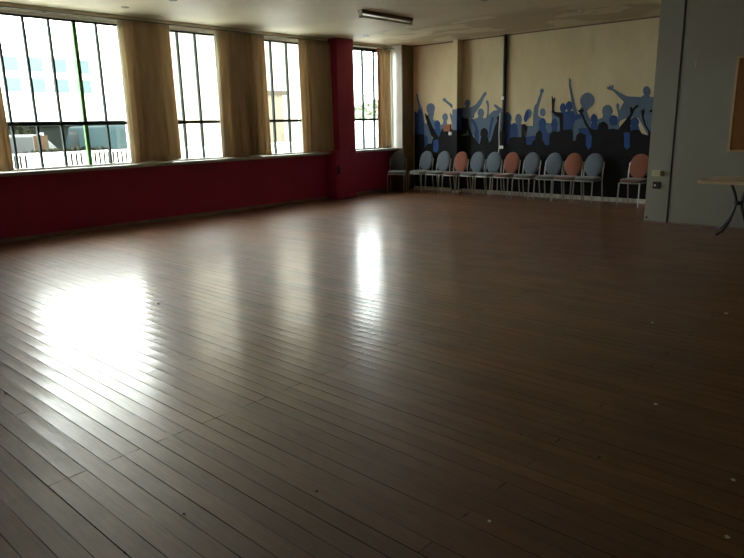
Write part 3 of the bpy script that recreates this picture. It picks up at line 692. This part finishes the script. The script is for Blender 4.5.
for x, y, rz, k, lab in CH:
    if k not in protos:
        o = protos[k] = make_chair('stacking_chair', lab, {'blue': 'blue_fab', 'red': 'red_fab', 'slate': 'slate_fab'}[k], {'blue': 'seat_grey', 'red': 'seat_red', 'slate': 'seat_grey'}[k])
    else:
        o = copy_thing(protos[k]); o['label'] = lab
    o.location = (x, y, 0); o.rotation_euler = (0, 0, rz)

# ------------------------------------------------------------------ litter on the floor
def scrap(x, y, s, mat, label, seed):
    rnd = random.Random(seed)
    bm = bmesh.new()
    bmesh.ops.create_icosphere(bm, subdivisions=2, radius=s)
    for v in bm.verts:
        v.co *= rnd.uniform(.7, 1.2); v.co.z *= .45
    lo = min(v.co.z for v in bm.verts)
    for v in bm.verts: v.co.z -= lo
    o = link('paper_scrap' if mat == 'paper' else 'grit_crumb', bm, M[mat])
    o.location = (x, y, 0)
    return tag(o, label, 'litter', 'litter scattered on the floor')
for k, (x, y, s, mt, lab) in enumerate((
    (-1.14, 5.22, .013, 'paper', 'white paper scrap on the floor, the one nearest the table'),
    (-.99, 3.26, .011, 'paper', 'white paper scrap alone in the middle of the right-hand floor'),
    (-.99, 2.55, .008, 'dark_bit', 'dark crumb on the floor right of the centre, below the lone white scrap'),
    (-.50, 2.72, .009, 'paper', 'white paper scrap at the right edge of the floor'),
    (-.42, 2.30, .009, 'paper', 'white paper scrap in the bottom right corner of the floor'),
    (-1.49, 4.66, .008, 'paper', 'small white scrap left of the scrap nearest the table'),
    (-1.36, 2.52, .006, 'dark_bit', 'tiny dark crumb on the floor left of the centre crumb'),
    (-1.11, 1.84, .006, 'paper', 'small white scrap near the bottom edge, right of the middle'),
    (-4.89, 2.66, .012, 'dark_bit', 'dark crumb beside the brightest window reflection'),
    (-1.75, 1.56, .008, 'dark_bit', 'dark crumb on the boards near the bottom, left of the middle'),
    (-2.03, 1.12, .006, 'dark_bit', 'dark crumb on the lower left boards'))):
    scrap(x, y, s, mt, lab, 40+k)

# ------------------------------------------------------------------ outside
GZ = -.30
g = link('ground', boxes((-70, XO, -25, 60, GZ-.2, GZ)), M['concrete']); tag(g, 'pale concrete yard outside the windows', None, None, 'structure')

# white picket fence
fz0, fz1 = GZ, 1.06
fe = empty('picket_fence', (-13.0, 6.5, GZ), 'white picket fence outside the widest window', 'fence')
bm = bmesh.new()
y = -3.2
while y < 7.0:
    box(bm, -.006, .006, y, y+(.096 if -1.84 < y < -1.04 else .048), .12, fz1-GZ)
    y += .095
link('palings', bm, M['ext_fence'], fe)
for z, t in ((.3, .05), (.98, .05), (1.325, .03)): link('rail', boxes((-.03, -.007, -3.2, 7.0, z, z+t)), M['ext_fence'], fe)
for y in (-3.15, -.6, 1.9, 4.4, 6.9): link('post', boxes((-.13, -.031, y-.05, y+.05, 0, 1.36)), M['ext_fence'], fe)

def building(name, x0, x1, y0, y1, h, wall, label, wins=(), roof=None, glaze='ext_teal'):
    root = empty(name, ((x0+x1)/2, (y0+y1)/2, GZ), label, 'building')
    dx, dy = (x1-x0)/2, (y1-y0)/2
    link('wall', boxes((-dx, dx, -dy, dy, 0, h)), M[wall], root)
    link('roof', boxes((-dx-.15, dx+.15, -dy-.15, dy+.15, h, h+.2)), M[roof or wall], root)
    for (a, b, z0, z1) in wins:
        cy = (y0+y1)/2
        w = link('window', boxes((dx-.05, dx+.06, a-cy, b-cy, z0-GZ, z1-GZ)), M['ext_white'], root)
        link('pane', boxes((dx+.06, dx+.075, a-cy+.06, b-cy-.06, z0-GZ+.06, z1-GZ-.06)), M[glaze], w)
    return root
building('office_building', -46, -40.2, 9.5, 21.5, 7.2, 'ext_white', 'white office building with teal windows seen through the widest window',
         [(13.9+k*1.35, 14.9+k*1.35, zz, zz+.9) for zz in (4.75, 3.6) for k in range(4)])
building('added_dimming_building', -36, EXTX, 20.4, 30.5, EXTH, 'ext_cream', 'tall pale building added behind the second and third windows to dim their floor reflections')  # added block, hides bright sky from the floor reflections of these two windows
building('brick_building', -27.2, -26, 20.9, 22.1, 3.3, 'ext_brick', 'small brown brick building seen low in the third window', roof='ext_roof')
building('garden_wall', -24.4, -24, 22.2, 36, 1.75, 'ext_white', 'long white garden wall seen low in the last window')

building('storage_shed', -29.2, -27.4, 6.2, 16.8, 1.95, 'shed_wall', 'long low grey-green shed behind the parked vehicles', [(9.8, 10.7, .75, 1.4), (12.6, 13.3, .7, 1.45)], roof='shed_wall')
def vehicle(name, loc, rz, L, H, paint, label, van=False):
    root = empty(name, loc, label, 'vehicle', None, rz)
    W = .85
    if van: prof = [(-L/2, .35), (L/2, .35), (L/2, .95), (L/2-.35, 1.1), (L/2-.95, H), (-L/2+.05, H), (-L/2, H-.15)]
    else:   prof = [(-L/2, .32), (L/2, .32), (L/2, .72), (L/2-.2, .85), (L/2-1.1, .98), (L/2-1.75, H), (-L/2+.9, H), (-L/2+.25, 1.0), (-L/2, .9)]
    bm = bmesh.new()
    A = [bm.verts.new((-W, y, z)) for y, z in prof]; B = [bm.verts.new((W, y, z)) for y, z in prof]
    bm.faces.new(A[::-1]); bm.faces.new(B)
    for k in range(len(prof)): bm.faces.new((A[k], A[(k+1)%len(prof)], B[(k+1)%len(prof)], B[k]))
    link('body', bm, M[paint], root, bevel=.08, seg=3)
    wz0, wz1 = (1.12, H-.16) if van else (1.0, H-.09)
    for s in (-1, 1):
        for (a, b) in (((L/2-1.75, L/2-1.0), ) if van else ((-L/2+.85, -.05), (.02, L/2-1.75))):
            link('side_window', boxes((s*W-.012, s*W+.012, a, b, wz0, wz1)), M['car_glass'], root)
        for y in (-L/2+.75, L/2-.8):
            bm = bmesh.new(); tube(bm, [(s*(W-.17), y, .32), (s*(W+.01), y, .32)], .32, 20)
            w = link('wheel', bm, M['tyre'], root)
            bm = bmesh.new(); tube(bm, [(s*(W+.01), y, .32), (s*(W+.02), y, .32)], .18, 14); link('hub', bm, M['ext_fence'], w)
    link('bumper', boxes((-W, W, L/2-.02, L/2+.06, .35, .55)), M['tyre'], root, bevel=.02)
    return root
vehicle('parked_car', (-24.6, 8.95, GZ), 0, 4.1, 1.66, 'car_pale', 'pale parked car outside the left part of the widest window')
vehicle('parked_van', (-24.75, 11.98, GZ), PI/2, 4.4, 1.92, 'car_teal', 'teal parked van seen through the right pane of the widest window', van=True)

def bush(name, loc, rx, ry, rz_, n, mat, label, cat, trunk=0.0, seed=1, leaf=.12):
    rnd = random.Random(seed)
    root = empty(name, loc, label, cat)
    bm = bmesh.new()
    for _ in range(n):
        while True:
            p = Vector((rnd.uniform(-1,1), rnd.uniform(-1,1), rnd.uniform(-1,1)))
            if .25 < p.length < 1: break
        c = Vector((p.x*rx, p.y*ry, trunk+rz_+p.z*rz_))
        u = Vector((rnd.gauss(0,1), rnd.gauss(0,1), rnd.gauss(0,1))).normalized(); v = u.orthogonal().normalized()
        s = leaf*rnd.uniform(.6, 1.4)
        bm.faces.new([bm.verts.new(c+u*s), bm.verts.new(c+v*s*.5), bm.verts.new(c-u*s), bm.verts.new(c-v*s*.5)])
    link('foliage', bm, M[mat], root, recalc=False)
    bm = bmesh.new(); tube(bm, [(0,0,0), (.05,.02,(trunk+rz_)*.6), (0,.03,trunk+rz_*1.3)], [.12,.09,.03], 8); link('trunk', bm, M['bark'], root)
    return root
bush('hedge_bush', (-26.7, 9.6, GZ), .4, .9, .97, 1500, 'leaf', 'olive bush behind the pale parked car, in front of the long shed', 'bush', seed=3)
bush('clipped_hedge', (-18.5, 7.9, GZ), 0.45, 2.6, .64, 7000, 'leaf', 'long low dark hedge just beyond the white picket fence', 'hedge', seed=9, leaf=.10)
bush('tree', (-27.0, 28.6, GZ), 1.2, 1.2, 1.0, 2200, 'leaf_pale', 'pale tree seen through the last window, left one', 'tree', trunk=.9, seed=5, leaf=.2)
bush('tree', (-29.0, 33.0, GZ), 1.4, 1.2, 1.05, 2200, 'leaf_pale', 'pale tree seen through the last window, right one', 'tree', trunk=1.2, seed=6, leaf=.2)
sg = empty('site_sign', (-19.3, 7.45, GZ), 'faded orange sign board on a post outside the widest window', 'sign')
link('board', boxes((-.02, .02, -.19, .19, 1.22, 1.65)), M['orange_sign'], sg)
link('post', boxes((-.06, -.02, -.03, .03, 0, 1.6)), M['bark'], sg)

# ------------------------------------------------------------------ sky
w = bpy.data.worlds.new('sky'); scene.world = w; w.use_nodes = True
nt = w.node_tree; bg = nt.nodes['Background']
tc = nn(nt, 'ShaderNodeTexCoord'); sx = nn(nt, 'ShaderNodeSeparateXYZ'); nt.links.new(tc.outputs['Generated'], sx.inputs[0])
grad = ramp(nt, sx.outputs['Z'], [(0.0, (1.0,.98,.94)), (.25, (.99,.98,.96)), (1.0, (.90,.94,.99))])
cl_ = ramp(nt, noise(nt, tc.outputs['Generated'], 3.0, 5), [(.3, (.82,.86,.9)), (.65, (1.08,1.07,1.05))])
nt.links.new(mix_rgb(nt, 1.0, grad, cl_, 'MULTIPLY'), bg.inputs['Color'])
bg.inputs['Strength'].default_value = SKY

# ------------------------------------------------------------------ camera
cam = bpy.data.cameras.new('camera'); co = bpy.data.objects.new('camera', cam); COL.objects.link(co)
cam.sensor_width = 36.0; cam.sensor_fit = 'HORIZONTAL'; cam.lens = 36.0*639.8/744; cam.clip_start = .05; cam.clip_end = 300
yaw, pitch, roll = math.radians(42.3232), math.radians(13.5719), math.radians(-1.2463)
F = Vector((-math.sin(yaw)*math.cos(pitch), math.cos(yaw)*math.cos(pitch), -math.sin(pitch)))
R0 = Vector((math.cos(yaw), math.sin(yaw), 0)); U0 = R0.cross(F)
R_ = R0*math.cos(roll)+U0*math.sin(roll); U_ = U0*math.cos(roll)-R0*math.sin(roll)
co.matrix_world = Matrix(((R_.x, U_.x, -F.x, 0), (R_.y, U_.y, -F.y, 0), (R_.z, U_.z, -F.z, 1.45), (0,0,0,1)))
scene.camera = co

vs = scene.view_settings
scene.display_settings.display_device = 'sRGB'
vs.view_transform = 'Standard'; vs.look = 'None'; vs.gamma = 1.0; vs.use_curve_mapping = False
vs.exposure = EXPOSURE
scene.cycles.max_bounces = 12; scene.cycles.diffuse_bounces = 8; scene.cycles.glossy_bounces = 6; scene.cycles.transparent_max_bounces = 12
scene.cycles.use_denoising = True
